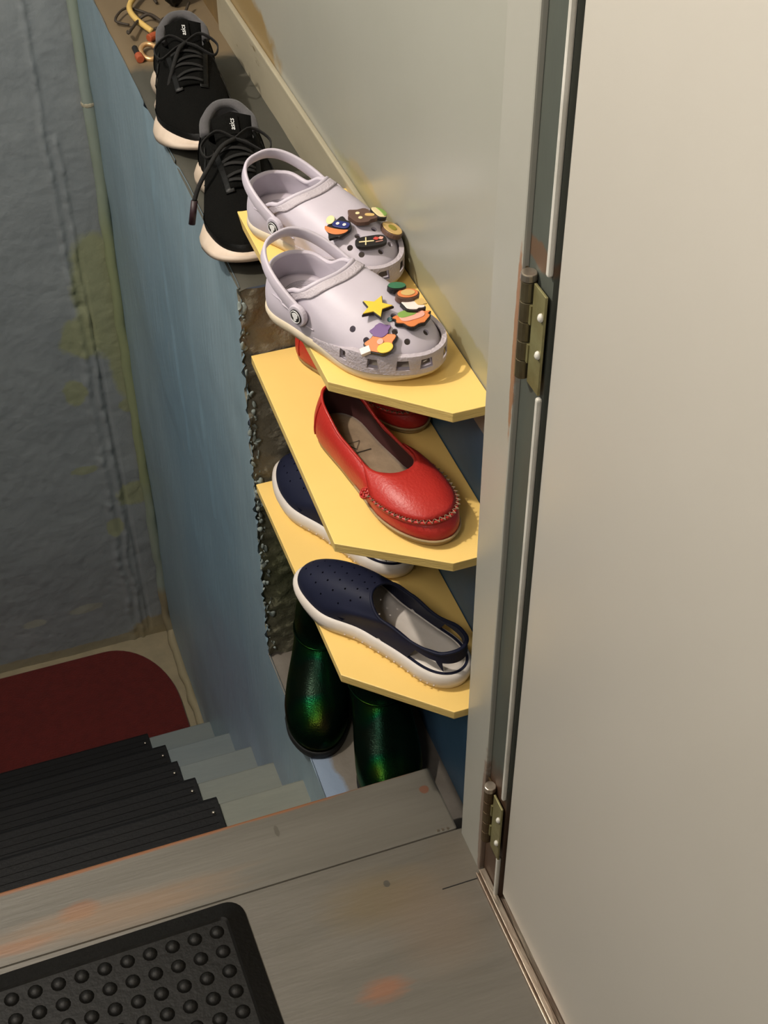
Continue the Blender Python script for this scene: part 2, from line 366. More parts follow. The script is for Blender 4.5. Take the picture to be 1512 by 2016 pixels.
    # lower floor
    struct(obj('floor_lower', boxbm(-.95, XB+.02, 2.0, YF+.05, ZF-.05, ZF), M['lower_floor']))
build_shell()

# ------------------------------------------------------------------ landing and stairs
def build_landing():
    fl = struct(link('floor', None, None, (0, 0, 0)))
    bm = bmesh.new(); prism(bm, [(-.85, .9945), (.449, .9945), (.449, 1.042), (.4485, 1.0975), (-.85, 1.0975)], -.028, 0)
    o = obj('plank', bm, M['nosing'], fl, bevel=.003); o['label'] = 'worn nosing board of the landing with bare orange wood edge'
    obj('seam_crack', boxbm(.398, .449, .9165, .9178, -.0004, -.00005), M['black_gap'], fl)
    y1 = .9935
    for k in range(6):
        y0 = y1-.36
        if k < 6: obj('plank', boxbm(-.85, .475, y0, y1-.0004, -.026, -.0005), M['floor'], fl, bevel=.0006)
        y1 = y0
    obj('riser', boxbm(-.85, .449, 1.065, 1.08, -.245, -.028), M['step'], fl)
    # three bright nail scuffs at the board end
    for i, (x, y) in enumerate(((.424, .999), (.430, .9985), (.437, .998))):
        bm = bmesh.new(); cyl(bm, (x, y, .0002), .0018, .0012, n=8); obj('nail', bm, M['steel'], fl)
    st = struct(link('stairs', None, None, (0, 0, 0)))
    ys = [1.0975, 1.315, 1.51, 1.70, 1.91, 2.15]; zs = [0, -.245, -.44, -.625, -.83, -1.07]
    for k in range(1, 6):
        b = boxbm(-.85, XB+.01, ys[k-1]-.05, ys[k], zs[k]-.028, zs[k])
        obj('tread', b, M['step'], st, bevel=.004)
        z0 = zs[k+1] if k < 5 else ZF
        obj('riser', boxbm(-.85, XB+.01, ys[k]-.035, ys[k]-.018, z0, zs[k]-.028), M['step'], st)
    # ribbed rubber grip mats
    lab = ['topmost black ribbed rubber step mat, right below the landing edge', 'second black ribbed rubber step mat counted from the landing',
           'middle one of the five black ribbed rubber step mats', 'fourth black ribbed rubber step mat counted from the landing', 'lowest black ribbed rubber step mat, touching the dark red carpet']
    xr = [.198, .196, .192, .197, .186]
    for k in range(1, 6):
        t = thing('step_mat', lab[k-1], 'mat', (xr[k-1]-.40, ys[k], zs[k]), 0, 'black rubber grip mats on the stair treads')
        g = ys[k]-ys[k-1]
        prof = [(-g-.0, .001), (-g-.0, .005), (.004, .006), (.011, .002), (.012, -.006), (.012, -.030), (.0045, -.030), (.0035, .001)]
        bm = bmesh.new(); a = [bm.verts.new((-.42, p[0], p[1])) for p in prof]; b = [bm.verts.new((.40, p[0], p[1])) for p in prof]
        bm.faces.new(a); bm.faces.new(b[::-1])
        for i in range(len(prof)): j = (i+1) % len(prof); bm.faces.new((a[i], a[j], b[j], b[i]))
        obj('pad', bm, M['rubber'], t, bevel=.001)
        bm = bmesh.new(); y = -.008
        while y > -g+.012:
            box(bm, -.415, .392, y-.0025, y, .0055, .0068); y -= .014
        o = obj('rib', bm, M['rubber'], t); o['kind'] = 'stuff'
        bm = bmesh.new(); cyl(bm, (.388, -.020, .0085), .0032, .0025, n=10, r2=.002); obj('screw_or_glint', bm, M['steel'], t, smooth=True)  # bright dot added to stand for the glint on the nosing corner
    # red carpet
    bm = bmesh.new(); pts = [(-.80, 2.155), (.298, 2.155)]
    pts += [(.298-.15+.15*math.cos(a), 2.573-.22+.22*math.sin(a)) for a in [PI/2*i/14 for i in range(15)]] + [(-.80, 2.573)]
    prism(bm, pts, ZF+.001, ZF+.012)
    tag(obj('carpet_mat', bm, M['red_mat'], bevel=.003), 'dark red carpet mat with rounded corner on the lower floor', 'mat')
build_landing()

def build_landing_mat():
    t = thing('rubber_mat', 'black anti-fatigue rubber mat with bumps on the landing', 'mat', (.1595, .988, 0), R(1.0))
    def rr(x0, x1, y0, y1, r, n=6):
        out = []
        for cx, cy, a0 in ((x1-r, y1-r, 0), (x0+r, y1-r, 90), (x0+r, y0+r, 180), (x1-r, y0+r, 270)):
            out += [(cx+r*math.cos(R(a0+90*i/n)), cy+r*math.sin(R(a0+90*i/n))) for i in range(n+1)]
        return out
    bm = bmesh.new(); A = rr(-.75, 0, -.52, 0, .022); B = rr(-.725, -.023, -.495, -.023, .008); B2 = rr(-.722, -.026, -.492, -.026, .007)
    L = [[bm.verts.new((x, y, z)) for x, y in P] for P, z in ((A, .001), (A, .0035), (B, .012), (B2, .0095))]
    for a, b in zip(L, L[1:]):
        for i in range(len(a)): j = (i+1) % len(a); bm.faces.new((a[i], a[j], b[j], b[i]))
    bm.faces.new(L[0][::-1]); bm.faces.new(L[-1])
    obj('pad', bm, M['rubber_mat'], t)
    me = None
    for i in range(20):
        for j in range(14):
            x = -.040-i*.0272; y = -.040-j*.0272
            if me is None:
                bm = bmesh.new(); n = 12; rings = []
                for r, z in ((.0092, -.0005), (.0078, .0022), (.0048, .0042)):
                    rings.append([bm.verts.new((r*math.cos(2*PI*k/n), r*math.sin(2*PI*k/n), z)) for k in range(n)])
                for a, b in zip(rings, rings[1:]):
                    for k in range(n): bm.faces.new((a[k], a[(k+1) % n], b[(k+1) % n], b[k]))
                tp = bm.verts.new((0, 0, .005))
                for k in range(n): bm.faces.new((rings[-1][k], rings[-1][(k+1) % n], tp))
                o = obj('bump', bm, M['rubber_mat'], t, (x, y, .0095), smooth=True); me = o.data
            else: link('bump', me, t, (x, y, .0095))
build_landing_mat()

# ------------------------------------------------------------------ door, casing, hinges, threshold
def build_door():
    XC = .451
    cs = struct(obj('trim_3', boxbm(XC, XW+.01, .928, .988, -.02, 2.1), M['casing'], bevel=.002))
    struct(obj('trim_4', boxbm(XC+.006, XW, .8805, .928, .0, 2.1), M['jamb_dark']))
    for z0, z1 in ((.0, .085), (.20, .776), (.900, 2.05)):
        struct(obj('trim_5', boxbm(XC+.0005, XC+.0062, .8812, .8868, z0, z1), M['strip_white'], bevel=.0022))
    d = struct(link('door_1', None, None, (0, 0, 0)))
    obj('slab', boxbm(XC+.007, XC+.045, .10, .8745, .022, 2.03), M['door'], d, bevel=.0025)
    struct(obj('gap_shade', boxbm(XC+.046, XC+.056, .05, .885, 0, 2.08), M['black_gap']))  # near-black sheet behind the slab, stands for shade in the door gap
    # threshold
    bm = bmesh.new()
    for x0, x1, z in ((.4440, .4462, .006), (.4462, .4478, .003), (.4478, .4562, .010), (.4562, .4575, .005), (.4575, .50, .003)): box(bm, x0, x1, .05, .922, -.001, z)
    tag(obj('threshold', bm, M['alu'], bevel=.0008), 'worn aluminium door threshold strip at the foot of the door', 'threshold'); 
    # hinges
    def hinge(z0, z1, mt, screws):
        t = link('hinge', None, d, (XC-.001, .912, z0)); h = z1-z0
        n = 5; seg = (h-.008)/n
        for i in range(n):
            bm = bmesh.new(); cyl(bm, (0, 0, .0+seg*(i+.5)), .0066, seg-.0008, n=16); obj('knuckle', bm, mt, t, bevel=.0004, smooth=False)
            if i % 2 == 0: continue
            obj('leaf_tab', boxbm(-.0008, .0030, -.0098, -.004, seg*i, seg*(i+1)-.001), M['leaf'], t)
        bm = bmesh.new(); cyl(bm, (0, 0, h-.004), .0076, .007, n=16, r2=.0070); obj('pin', bm, M['steel'], t, bevel=.001)
        obj('leaf', boxbm(.0005, .0030, -.0325, -.0095, 0, h-.006), M['leaf'], t, bevel=.0006)
        obj('leaf', boxbm(.004, .006, -.004, .020, 0, h-.006), M['metal_rust'], t)
        for zz in screws:
            bm = bmesh.new(); bmesh.ops.create_uvsphere(bm, u_segments=10, v_segments=6, radius=.0042, matrix=Matrix.Translation((-.0005, -.0285, zz)) @ Matrix.Diagonal((.7, .8, 1, 1)))
            obj('screw_or_glint', bm, M['strip_white'], t, smooth=True)
    hinge(.782, .889, M['metal'], (.079, .041))
    hinge(.088, .193, M['metal_rust'], (.075, .03))
    return d
build_door()

# ------------------------------------------------------------------ shelves
def build_shelves():
    data = [
        ([(.353, 1.566), (XW-.001, 1.546), (XW-.001, 1.078), (.457, 1.078), (.352, 1.173)], .612, 'topmost of the three yellow shelves, carrying the lilac clogs'),
        ([(.337, 1.458), (XW-.001, 1.458), (XW-.001, 1.022), (.440, 1.022), (.329, 1.095)], .452, 'middle yellow shelf, carrying the red moccasins'),
        ([(.329, 1.456), (XW-.001, 1.456), (XW-.001, .992), (.436, .992), (.330, 1.091)], .238, 'lowest yellow shelf, carrying the navy sandals')]
    for pts, z, lab in data:
        bm = bmesh.new(); prism(bm, pts, z-.0125, z)
        o = obj('shelf', bm, [M['yellow'], M['ply']], bevel=.0008)
        for p in o.data.polygons:
            if abs(p.normal.z) < .5: p.material_index = 1
        tag(o, lab, 'shelf', 'yellow painted plywood shelves on the wall')
    return data
SH = build_shelves()

# ------------------------------------------------------------------ footwear toolkit
def interp(tab, s):
    if s <= tab[0][0]: return tab[0][1]
    for (a, va), (b, vb) in zip(tab, tab[1:]):
        if s <= b:
            t = (s-a)/(b-a); t = t*t*(3-2*t); return va+(vb-va)*t
    return tab[-1][1]
def cap(q, p=2.0): return 1.0 if q >= 1 else max(0.0, (1-(1-q)**p))**(1/p)
def outline(L, right, left, sh=.22, st=.30, n=28, x0=0, p=2.0, cx=None):
    """closed outline, heel -> toe on the right (y<0), toe -> heel on the left. right/left: width tables over s"""
    out = []
    for k in range(2*n):
        u = k/n if k <= n else (2*n-k)/n; side = -1 if k <= n else 1
        s = (1-math.cos(PI*u))/2
        tab = right if side < 0 else left
        c = cap(s/sh, p)*cap((1-s)/st, p)
        off = interp(cx, s) if cx else 0
        out.append(Vector((x0+s*L, side*interp(tab, s)*c+off, 0)))
    return out
def shell_grid(per, rim, h1, k2, h2, m=10, bulge=0.0):
    """annulus from the sole perimeter to the rim; h1, k2, h2 take s (0 heel .. 1 toe of the perimeter)"""
    xs = [p.x for p in per]; x0, x1 = min(xs), max(xs); G = []
    cen = Vector((sum(p.x for p in per)/len(per), sum(p.y for p in per)/len(per), 0))
    for P, Q in zip(per, rim):
        s = (P.x-x0)/(x1-x0); hv = Vector((P.x-Q.x, P.y-Q.y, 0))
        outv = Vector((0, P.y-cen.y, 0)); 
        if outv.length > 1e-6: outv.normalize()
        B1 = P + Vector((0, 0, h1(s))) + outv*bulge
        B2 = Q + hv*k2(s) + Vector((0, 0, h2(s)))
        G.append([((1-v)**3)*P + 3*v*(1-v)**2*B1 + 3*v*v*(1-v)*B2 + v**3*Q for v in [j/m for j in range(m+1)]])
    return G
def grid_bm(G, closed=True, v0=0, v1=None, i0=0, i1=None):
    bm = bmesh.new(); N = len(G); v1 = len(G[0])-1 if v1 is None else v1
    idx = list(range(N)) if i1 is None else [i % N for i in range(i0, i1+1)]
    V = [[bm.verts.new(G[i][j]) for j in range(v0, v1+1)] for i in idx]
    K = len(V)
    for a in range(K if i1 is None else K-1):
        b = (a+1) % K
        for j in range(v1-v0): bm.faces.new((V[a][j], V[b][j], V[b][j+1], V[a][j+1]))
    return bm
def offs(G, d, up=0):
    """offset a grid outward along its normals"""
    N = len(G); m = len(G[0]); out = []
    for i in range(N):
        row = []
        for j in range(m):
            a = G[(i+1) % N][j]-G[(i-1) % N][j]; b = G[i][min(j+1, m-1)]-G[i][max(j-1, 0)]
            n = a.cross(b)
            n = n.normalized() if n.length > 1e-9 else Vector((0, 0, 1))
            row.append(G[i][j]+n*d+Vector((0, 0, up)))
        out.append(row)
    return out
def out(G, d):
    N = len(G); a = offs(G, d)
    return a if (a[N//2][8]-G[N//2][8]).z > 0 or (d < 0 and (a[N//2][8]-G[N//2][8]).z < 0) and False else offs(G, -d)
def inn(G, d):
    N = len(G); a = offs(G, d)
    return a if (a[N//2][8]-G[N//2][8]).z < 0 else offs(G, -d)
def loft_rings(rings, cap0=True, cap1=True):
    bm = bmesh.new(); V = [[bm.verts.new(p) for p in r] for r in rings]; n = len(V[0])
    for a, b in zip(V, V[1:]):
        for k in range(n): bm.faces.new((a[k], a[(k+1) % n], b[(k+1) % n], b[k]))
    if cap0: bm.faces.new(V[0][::-1])
    if cap1: bm.faces.new(V[-1])
    return bm
def scaled(per, d, z, dz=None):
    """inset outline by d (metres, towards its centre line) at height z"""
    N = len(per); out = []
    for i, p in enumerate(per):
        t = (per[(i+1) % N]-per[(i-1) % N]); n = Vector((-t.y, t.x, 0))
        n = n.normalized() if n.length > 1e-9 else Vector((0, 0, 0))
        zz = z + (dz(p.x) if dz else 0)
        out.append(Vector((p.x+n.x*d, p.y+n.y*d, zz)))
    return out
def strip_by_dist(G, d0, d1, i0, i1, off, n=5):
    """band that follows the rim at a constant distance below it"""
    S = out(G, off); rows = []
    for i in range(i0, i1+1):
        row = S[i % len(G)][::-1]; D = [0]
        for a, b in zip(row, row[1:]): D.append(D[-1]+(b-a).length)
        pr = []
        for k in range(n+1):
            d = d0+(d1-d0)*k/n; j = next((z for z in range(len(D)-1) if D[z+1] >= d), len(D)-2)
            pr.append(row[j].lerp(row[j+1], max(0, min(1, (d-D[j])/max(1e-9, D[j+1]-D[j])))))
        rows.append(pr)
    bm = bmesh.new(); V = [[bm.verts.new(p) for p in r] for r in rows]
    for a, b in zip(V, V[1:]):
        for k in range(n): bm.faces.new((a[k], b[k], b[k+1], a[k+1]))
    return bm
def mirror(pts, f): return [Vector((p.x, p.y*f, p.z)) for p in pts] if f > 0 else [Vector((q.x, -q.y, q.z)) for q in [pts[0]]+pts[:0:-1]]
def pre_sub(o):
    md = o.modifiers.new('sub', 'SUBSURF'); md.levels = md.render_levels = 1; o.modifiers.move(len(o.modifiers)-1, 0)
def boolean_cut(o, cutbm):
    me = bpy.data.meshes.new('cut'); bmesh.ops.recalc_face_normals(cutbm, faces=cutbm.faces[:]); cutbm.to_mesh(me); cutbm.free()
    c = bpy.data.objects.new('cut', me); COL.objects.link(c); c.parent = o
    md = o.modifiers.new('cut', 'BOOLEAN'); md.operation = 'DIFFERENCE'; md.solver = 'EXACT'; md.use_self = True; md.object = c
    dg = bpy.context.evaluated_depsgraph_get(); dg.update()
    nm = bpy.data.meshes.new_from_object(o.evaluated_get(dg)); o.modifiers.clear(); o.data = nm
    bpy.data.objects.remove(c)
    for p in o.data.polygons: p.use_smooth = True
    o.data.set_sharp_from_angle(angle=R(40))
def bvh_of(G):
    bm = grid_bm(G); bm.normal_update(); t = BVHTree.FromBMesh(bm); bm.free(); return t
def top_hit(t, x, y, z=.3):
    h = t.ray_cast(Vector((x, y, z)), Vector((0, 0, -1)))
    if h[0] is None: return Vector((x, y, .05)), Vector((0, 0, 1))
    n = h[1]; n = n if n.z > 0 else -n
    return h[0], n
def frame(pos, n, ang):
    n = n.normalized(); x = Vector((math.cos(ang), math.sin(ang), 0)); x = (x-n*x.dot(n)).normalized(); y = n.cross(x)
    m = Matrix((x, y, n)).transposed().to_4x4(); m.translation = pos; return m

# ------------------------------------------------------------------ foam clogs
def shape(bm, kind, s=1.0, h=.004):
    """flat charm blanks in the xy plane, extruded by h"""
    if kind == 'star': pts = [((1 if k % 2 == 0 else .46)*s*math.cos(PI/2+PI*k/5), (1 if k % 2 == 0 else .46)*s*math.sin(PI/2+PI*k/5)) for k in range(10)]
    elif kind == 'blob': pts = [((1+.16*math.sin(5*a))*s*math.cos(a), (.78+.12*math.sin(4*a+1))*s*math.sin(a)) for a in [2*PI*k/30 for k in range(30)]]
    elif kind == 'wavy': pts = [((1+.09*math.sin(9*a))*s*math.cos(a), (.5+.09*math.cos(7*a))*s*math.sin(a)+.35*s*math.cos(a)**2) for a in [2*PI*k/44 for k in range(44)]]
    elif kind == 'oval': pts = [(s*math.cos(a), .72*s*math.sin(a)) for a in [2*PI*k/24 for k in range(24)]]
    elif kind == 'long': pts = [(s*math.copysign(abs(math.cos(a))**.6, math.cos(a)), .5*s*math.copysign(abs(math.sin(a))**.7, math.sin(a))) for a in [2*PI*k/28 for k in range(28)]]
    elif kind == 'crescent': pts = [(s*math.cos(a), s*.7*math.sin(a)) for a in [PI*k/14 for k in range(15)]] + [(s*.8*math.cos(a), s*.12*math.sin(a)) for a in [PI-PI*k/10 for k in range(1, 10)]]
    elif kind == 'bar': pts = [(-s, -.11*s), (s, -.11*s), (s, .11*s), (-s, .11*s)]
    elif kind == 'rect': pts = [(-s, -.75*s), (s, -.75*s), (s, .75*s), (-s, .75*s)]
    else: pts = [(s*math.cos(a), s*math.sin(a)) for a in [2*PI*k/20 for k in range(20)]]
    prism(bm, pts, 0, h)
def charm(parent, t, x, y, ang, layers, label):
    """layers: (kind, size, dx, dy, z0, h, colour, rot)"""
    p, n = top_hit(t, x, y); n = (n*.55+Vector((-.12, 0, .5))).normalized(); Mx = frame(p+n*.0012+Vector((0, 0, .0012)), n, ang)
    e = link('charm', None, parent); e.matrix_local = Mx; e['label'] = label; e.scale = (1, 1, 1)
    k_ = 1.08 if layers[0][0] == 'star' else 1.22
    for kind, s, dx, dy, z0, h, c, rot in layers:
        bm = bmesh.new(); s, dx, dy = s*k_, dx*k_, dy*k_; shape(bm, kind, s, h)
        bmesh.ops.transform(bm, matrix=Matrix.Translation((dx, dy, z0)) @ Matrix.Rotation(R(rot), 4, 'Z'), verts=bm.verts)
        obj({'star': 'star', 'rect': 'plate'}.get(kind, 'piece'), bm, M[c], e, bevel=.0005)

def make_clog(label, loc, heading, f, strap_up, charms, holes, vents):
    """f=+1: big toe on the left (+y), i.e. a right foot"""
    L = .208
    t = thing('foam_clog', label, 'shoe', loc, heading, 'pair of lilac foam clogs')
    RT = [(0, .034), (.25, .034), (.45, .037), (.70, .045), (1, .040)]; LF = [(0, .034), (.3, .031), (.5, .034), (.72, .041), (1, .040)]
    CX = [(0, 0), (.5, -.002), (.75, .002), (1, .006)]
    per = mirror([p+Vector((0, 0, .014)) for p in outline(L, RT, LF, .20, .34, 28, 0, 2.1, CX)], f)
    # rim of the opening
    xr0, xr1 = .006, .090
    rz = lambda x: interp([(0, .052), (.12, .050), (.45, .045), (.72, .056), (1, .069)], (x-xr0)/(xr1-xr0))
    rim = outline(xr1-xr0, [(0, .027), (.45, .031), (1, .036)], [(0, .027), (.45, .031), (1, .036)], .30, .34, 28, xr0, 2.1, None)
    rim = mirror([Vector((p.x, p.y, rz(p.x))) for p in rim], f)
    G = shell_grid(per, rim, lambda s: .018+.012*max(0, (s-.5)*2), lambda s: .10+.40*max(0, (s-.35)/.65), lambda s: -.002-.004*s, 14, .004)
    tree = bvh_of(G)
    body = obj('body', grid_bm(G), M['clog'], t, smooth=True, solid=.0026, soff=-1); pre_sub(body)
    # vent holes
    bm = bmesh.new()
    for x, y in holes:
        p, n = top_hit(tree, x, y); m_ = frame(p, n, 0)
        b2 = len(bm.verts); bmesh.ops.create_cone(bm, cap_ends=True, segments=14, radius1=.0030, radius2=.0030, depth=.024, matrix=m_)
    cutv = []
    per2 = scaled(per, -.0005, .0185)
    for (i, wv) in vents:
        i = i % len(per2); P = per2[i]; T = (per2[(i+1) % len(per2)]-per2[i-1]).normalized(); Nn = Vector((T.y, -T.x, 0)).normalized()
        m_ = Matrix((T, Nn, Vector((0, 0, 1)))).transposed().to_4x4(); m_.translation = P+Vector((0, 0, .0045)); cutv.append((m_, wv))
    def ventbox(bm):
        for m_, wv in cutv:
            pts = [(-wv*1.25, -.0050), (wv*1.25, -.0050), (wv*1.0, .0056), (-wv*1.0, .0056)]
            a = [bm.verts.new(m_ @ Vector((x, -.014, z))) for x, z in pts]; b = [bm.verts.new(m_ @ Vector((x, .014, z))) for x, z in pts]
            bm.faces.new(a); bm.faces.new(b[::-1])
            for k in range(4): bm.faces.new((a[k], a[(k+1) % 4], b[(k+1) % 4], b[k]))
    ventbox(bm); boolean_cut(body, bm)
    # textured toe band
    N = len(G)
    i0, i1 = 13, N-13
    bandG = [[Vector((0, 0, 0))]*6 for _ in G]
    for i, P in enumerate(per):
        T = (per[(i+1) % N]-per[i-1]).normalized(); Nn = Vector((T.y, -T.x, 0)).normalized()*(1 if True else -1)
        fade = min(1, max(0, (min(i-i0, i1-i))/5))
        if (P+Nn-Vector((L*.5, 0, 0))).xy.length < (P-Vector((L*.5, 0, 0))).xy.length: Nn = -Nn
        bandG[i] = [P+Nn*(.0034*(.3+.7*fade))+Vector((0, 0, z*(.25+.75*fade))) for z in (-.001, .006, .011, .0155)] + [P+Nn*(.0028*fade)+Vector((0, 0, .0185*(.25+.75*fade))), P-Nn*.002+Vector((0, 0, .019*(.25+.75*fade)))]
    band = obj('toe_band', grid_bm(bandG, i0=i0, i1=i1), M['clog_tex'], t, smooth=True, solid=.0014, soff=-1)
    bm = bmesh.new(); ventbox(bm); boolean_cut(band, bm)
    # sole
    rock = lambda x: .006*max(0, (x/L-.78)/.22)**2 + .003*max(0, (.08-x/L)/.08)**2
    rings = [scaled(per, d, z, rock if z < .008 else None) for d, z in ((.008, 0), (.0015, .0015), (0, .005), (-.0015, .009), (-.001, .0135), (.002, .0155))]
    rings = [[v for v in r] for r in rings]
    obj('sole', loft_rings(rings), M['clog_sole'], t, smooth=True)
    for i in range(14, N-13, 2):
        pass
    # footbed with low ridges
    up_ = lambda x: .011*max(0, min(1, (.115-x)/.05))
    rings = [scaled(per, .0035, .0135), scaled(per, .0048, .0150, up_), scaled(per, .009, .0145, up_), scaled(per, .018, .0140, up_)]
    obj('footbed', loft_rings(rings), M['clog'], t, smooth=True)
    bm = bmesh.new()
    for k in range(6):
        d = .012+.003*k
        ring = scaled(outline(.085, [(0, .030), (1, .030)], [(0, .030), (1, .030)], .4, .4, 12, .012), d*.6, .0256)
        tube(bm, ring, .0005, 4, closed=True)
    obj('massage_ridge', bm, M['clog'], t, smooth=True)
    # rim bead, collar band over the instep
    bm = bmesh.new(); tube(bm, [G[i][-1]+Vector((0, 0, -.001)) for i in range(N)], .0026, 8, closed=True)
    obj('rim', bm, M['clog'], t, smooth=True)
    G2 = out(G, .0006)
    obj('collar_band', strip_by_dist(G, .0035, .0145, 14, N-14, .0009), M['clog_tex'], t, smooth=True, solid=.0012, soff=0)
    # heel ridges
    for sd in (1, -1):
        bm = bmesh.new()
        for j, (a, b) in enumerate(((.022, .060), (.030, .072))):
            pts = []
            for k in range(9):
                x = a+(b-a)*k/8; i = min(range(1, N//2), key=lambda q: abs(G[q][8].x-x)) if sd > 0 else min(range(N//2+1, N), key=lambda q: abs(G[q][8].x-x))
                v = [11, 7][j] - int(k*.45); P = G2[i][max(2, v)]
                pts.append(P)
            tube(bm, smoothpath(pts, 3), .0012, 6, rfun=lambda q: .4+.6*math.sin(PI*min(1, max(0, q))))
        obj('heel_ridge', bm, M['clog'], t, smooth=True)
    # strap
    px, pz, By = .074, .040, .0405
    al = R(strap_up); A = .078
    P = []; W = []
    for k in range(41):
        a = PI*k/40; c, s_ = math.cos(a), math.sin(a)
        yy = By*math.copysign(abs(c)**.75, c) - .0; dd = A*(s_**.9 if s_ > 0 else 0)
        P.append(Vector((px-dd*math.cos(al), yy*f, pz+dd*math.sin(al)))); W.append(Vector((math.sin(al), 0, math.cos(al))))
    bm = bmesh.new(); P2 = [P[0]+Vector((.005, 0, -.002))]+P+[P[-1]+Vector((.005, 0, -.002))]; W2 = [W[0]]+W+[W[-1]]
    ribbon(bm, P2, W2, lambda q: .0145-.002*math.sin(PI*q), .0036)
    obj('strap', bm, M['clog'], t, smooth=True)
    for sd in (1, -1):
        e = link('rivet', None, t, (px+.003, sd*(By+.0015), pz-.002), (0, 0, 0 if sd > 0 else PI))
        bm = bmesh.new(); cyl(bm, (0, .001, 0), .0108, .0056, 'y', 24); obj('cap', bm, M['clog'], e, bevel=.0012, smooth=False)
        bm = bmesh.new(); cyl(bm, (0, .0042, 0), .0074, .0012, 'y', 24); obj('emblem_ring', bm, M['black_plastic'], e, bevel=.0003)
        bm = bmesh.new(); tube(bm, [(.0062*math.cos(a), .0049, .0062*math.sin(a)) for a in [2*PI*k/20 for k in range(20)]], .00045, 5, closed=True); obj('emblem_outline', bm, M['white_print'], e)
        # small reptile head seen from above: snout, two eyes, body
        bm = bmesh.new(); pts = [(-.0026, -.0022), (-.001, -.0030), (.001, -.0030), (.0028, -.0020), (.0022, .0002), (.0012, .0012), (.0014, .0026), (.0002, .0034), (-.0012, .0024), (-.0010, .0010), (-.0024, .0004)]
        prism(bm, [(a*1.4, b*1.4) for a, b in pts], 0, .0006); bmesh.ops.rotate(bm, verts=bm.verts, matrix=Matrix.Rotation(-PI/2, 3, 'X'))
        bmesh.ops.translate(bm, verts=bm.verts, vec=(0, .0048, 0)); obj('emblem', bm, M['white_print'], e)
    t.scale = (1.10, 1.19, 1.16)
    for c in charms:
        charm(t, tree, c[0], c[1], c[2], c[3], c[4])
    return t
BK = 'c_black'
def lay(*a): return list(a)
near_charms = [
    (.1495, -.012, R(24), lay(('star', .0150, 0, 0, 0, .0030, BK, 0), ('star', .0140, 0, 0, .0030, .0014, 'c_yellow', 0)), 'yellow five-pointed star charm'),
    (.144, .020, R(60), lay(('oval', .0075, 0, 0, 0, .005, BK, 0), ('oval', .0070, 0, 0, .005, .001, 'c_green', 0)), 'small dark green charm'),
    (.157, .0205, R(70), lay(('oval', .0098, 0, 0, 0, .006, 'c_brown', 0), ('oval', .0085, 0, 0, .006, .001, 'c_orange', 0), ('oval', .0058, 0, 0, .007, .0006, 'c_tan', 0)), 'round orange bun charm'),
    (.167, .0165, R(10), lay(('blob', .0100, 0, 0, 0, .004, BK, 0), ('blob', .0090, 0, 0, .004, .001, 'c_white', 0), ('blob', .0050, .004, .005, .0045, .0012, 'c_tan', 0)), 'white and tan charm'),
    (.180, .0045, R(60), lay(('wavy', .0150, 0, 0, 0, .0035, BK, 0), ('wavy', .0140, 0, 0, .0035, .0012, 'c_orange', 0), ('long', .0100, 0, .004, .0047, .0006, 'c_pink', 8), ('long', .0075, -.003, .007, .0050, .0006, 'c_lgreen', 8)), 'wavy orange sandwich charm'),
    (.171, -.028, R(50), lay(('blob', .0120, 0, 0, 0, .0035, BK, 0), ('blob', .0110, 0, 0, .0035, .001, 'c_orange', 0), ('oval', .0062, .003, -.006, .0040, .0014, 'c_yellow', 0), ('round', .0026, 0, 0, .0048, .001, 'c_pink', 0),
        ('blob', .0075, .001, .010, .0035, .0016, 'c_purple', 0), ('rect', .0038, -.012, -.004, .001, .0045, 'c_white', 10), ('round', .0022, -.004, .019, .0030, .001, 'c_teal', 0), ('round', .0022, .009, .018, .0030, .001, 'c_teal', 0)), 'orange purple and white cluster charm'),
]
far_charms = [
    (.1524, -.0252, R(110), lay(('blob', .0120, 0, 0, 0, .0035, BK, 0), ('crescent', .0105, -.001, .001, .0035, .001, 'c_orange', 90), ('long', .0075, .003, -.001, .0037, .0012, 'c_navy', 90),
        ('round', .0015, .003, .002, .005, .0005, 'c_white', 0), ('round', .0015, .003, -.004, .005, .0005, 'c_white', 0), ('oval', .0050, .006, .010, .004, .001, 'c_cream', 20)), 'small orange, blue and cream charm'),
    (.157, .001, R(20), lay(('blob', .0120, 0, 0, 0, .0045, 'c_brown', 0), ('round', .0018, -.004, .001, .0045, .0006, 'c_cream', 0), ('round', .0018, .001, -.004, .0045, .0006, 'c_cream', 0), ('long', .0040, .006, .003, .0045, .0006, 'c_tan', 20)), 'brown cloud-shaped charm with cream dots'),
    (.158, .0225, R(-20), lay(('long', .0098, 0, 0, 0, .004, BK, 0), ('long', .0090, 0, 0, .004, .001, 'c_cream', 0), ('crescent', .0080, 0, .001, .0045, .001, 'c_lgreen', 0)), 'green and cream charm by the wall'),
    (.179, .0195, R(-30), lay(('oval', .0125, 0, 0, 0, .0048, 'c_brown', 0), ('oval', .0115, 0, 0, .0048, .001, 'c_tan', 0), ('oval', .0050, 0, 0, .0058, .0005, 'c_olive', 0)), 'round brown and tan biscuit charm'),
    (.1834, -.0122, R(60), lay(('long', .0130, 0, 0, 0, .004, BK, 0), ('bar', .0048, -.0045, 0, .004, .0006, 'c_cream', 75), ('bar', .0062, -.0040, -.0005, .0041, .0006, 'c_cream', -5), ('blob', .0022, .0045, .0015, .004, .0006, 'c_red', 0), ('blob', .0020, .0085, .0012, .004, .0006, 'c_pink', 0), ('bar', .0032, .0062, -.0025, .004, .0006, 'c_pink', 5)), 'black rounded charm with a cream cross and red mark'),
]
def bar(ch):  # turn the long cream piece into thin strokes
    return ch
HOLES = [(.140, -.034), (.163, -.0035), (.1596, -.0215), (.174, -.0134), (.1564, -.0331), (.187, -.0106), (.1907, .0109), (.176, .021)]
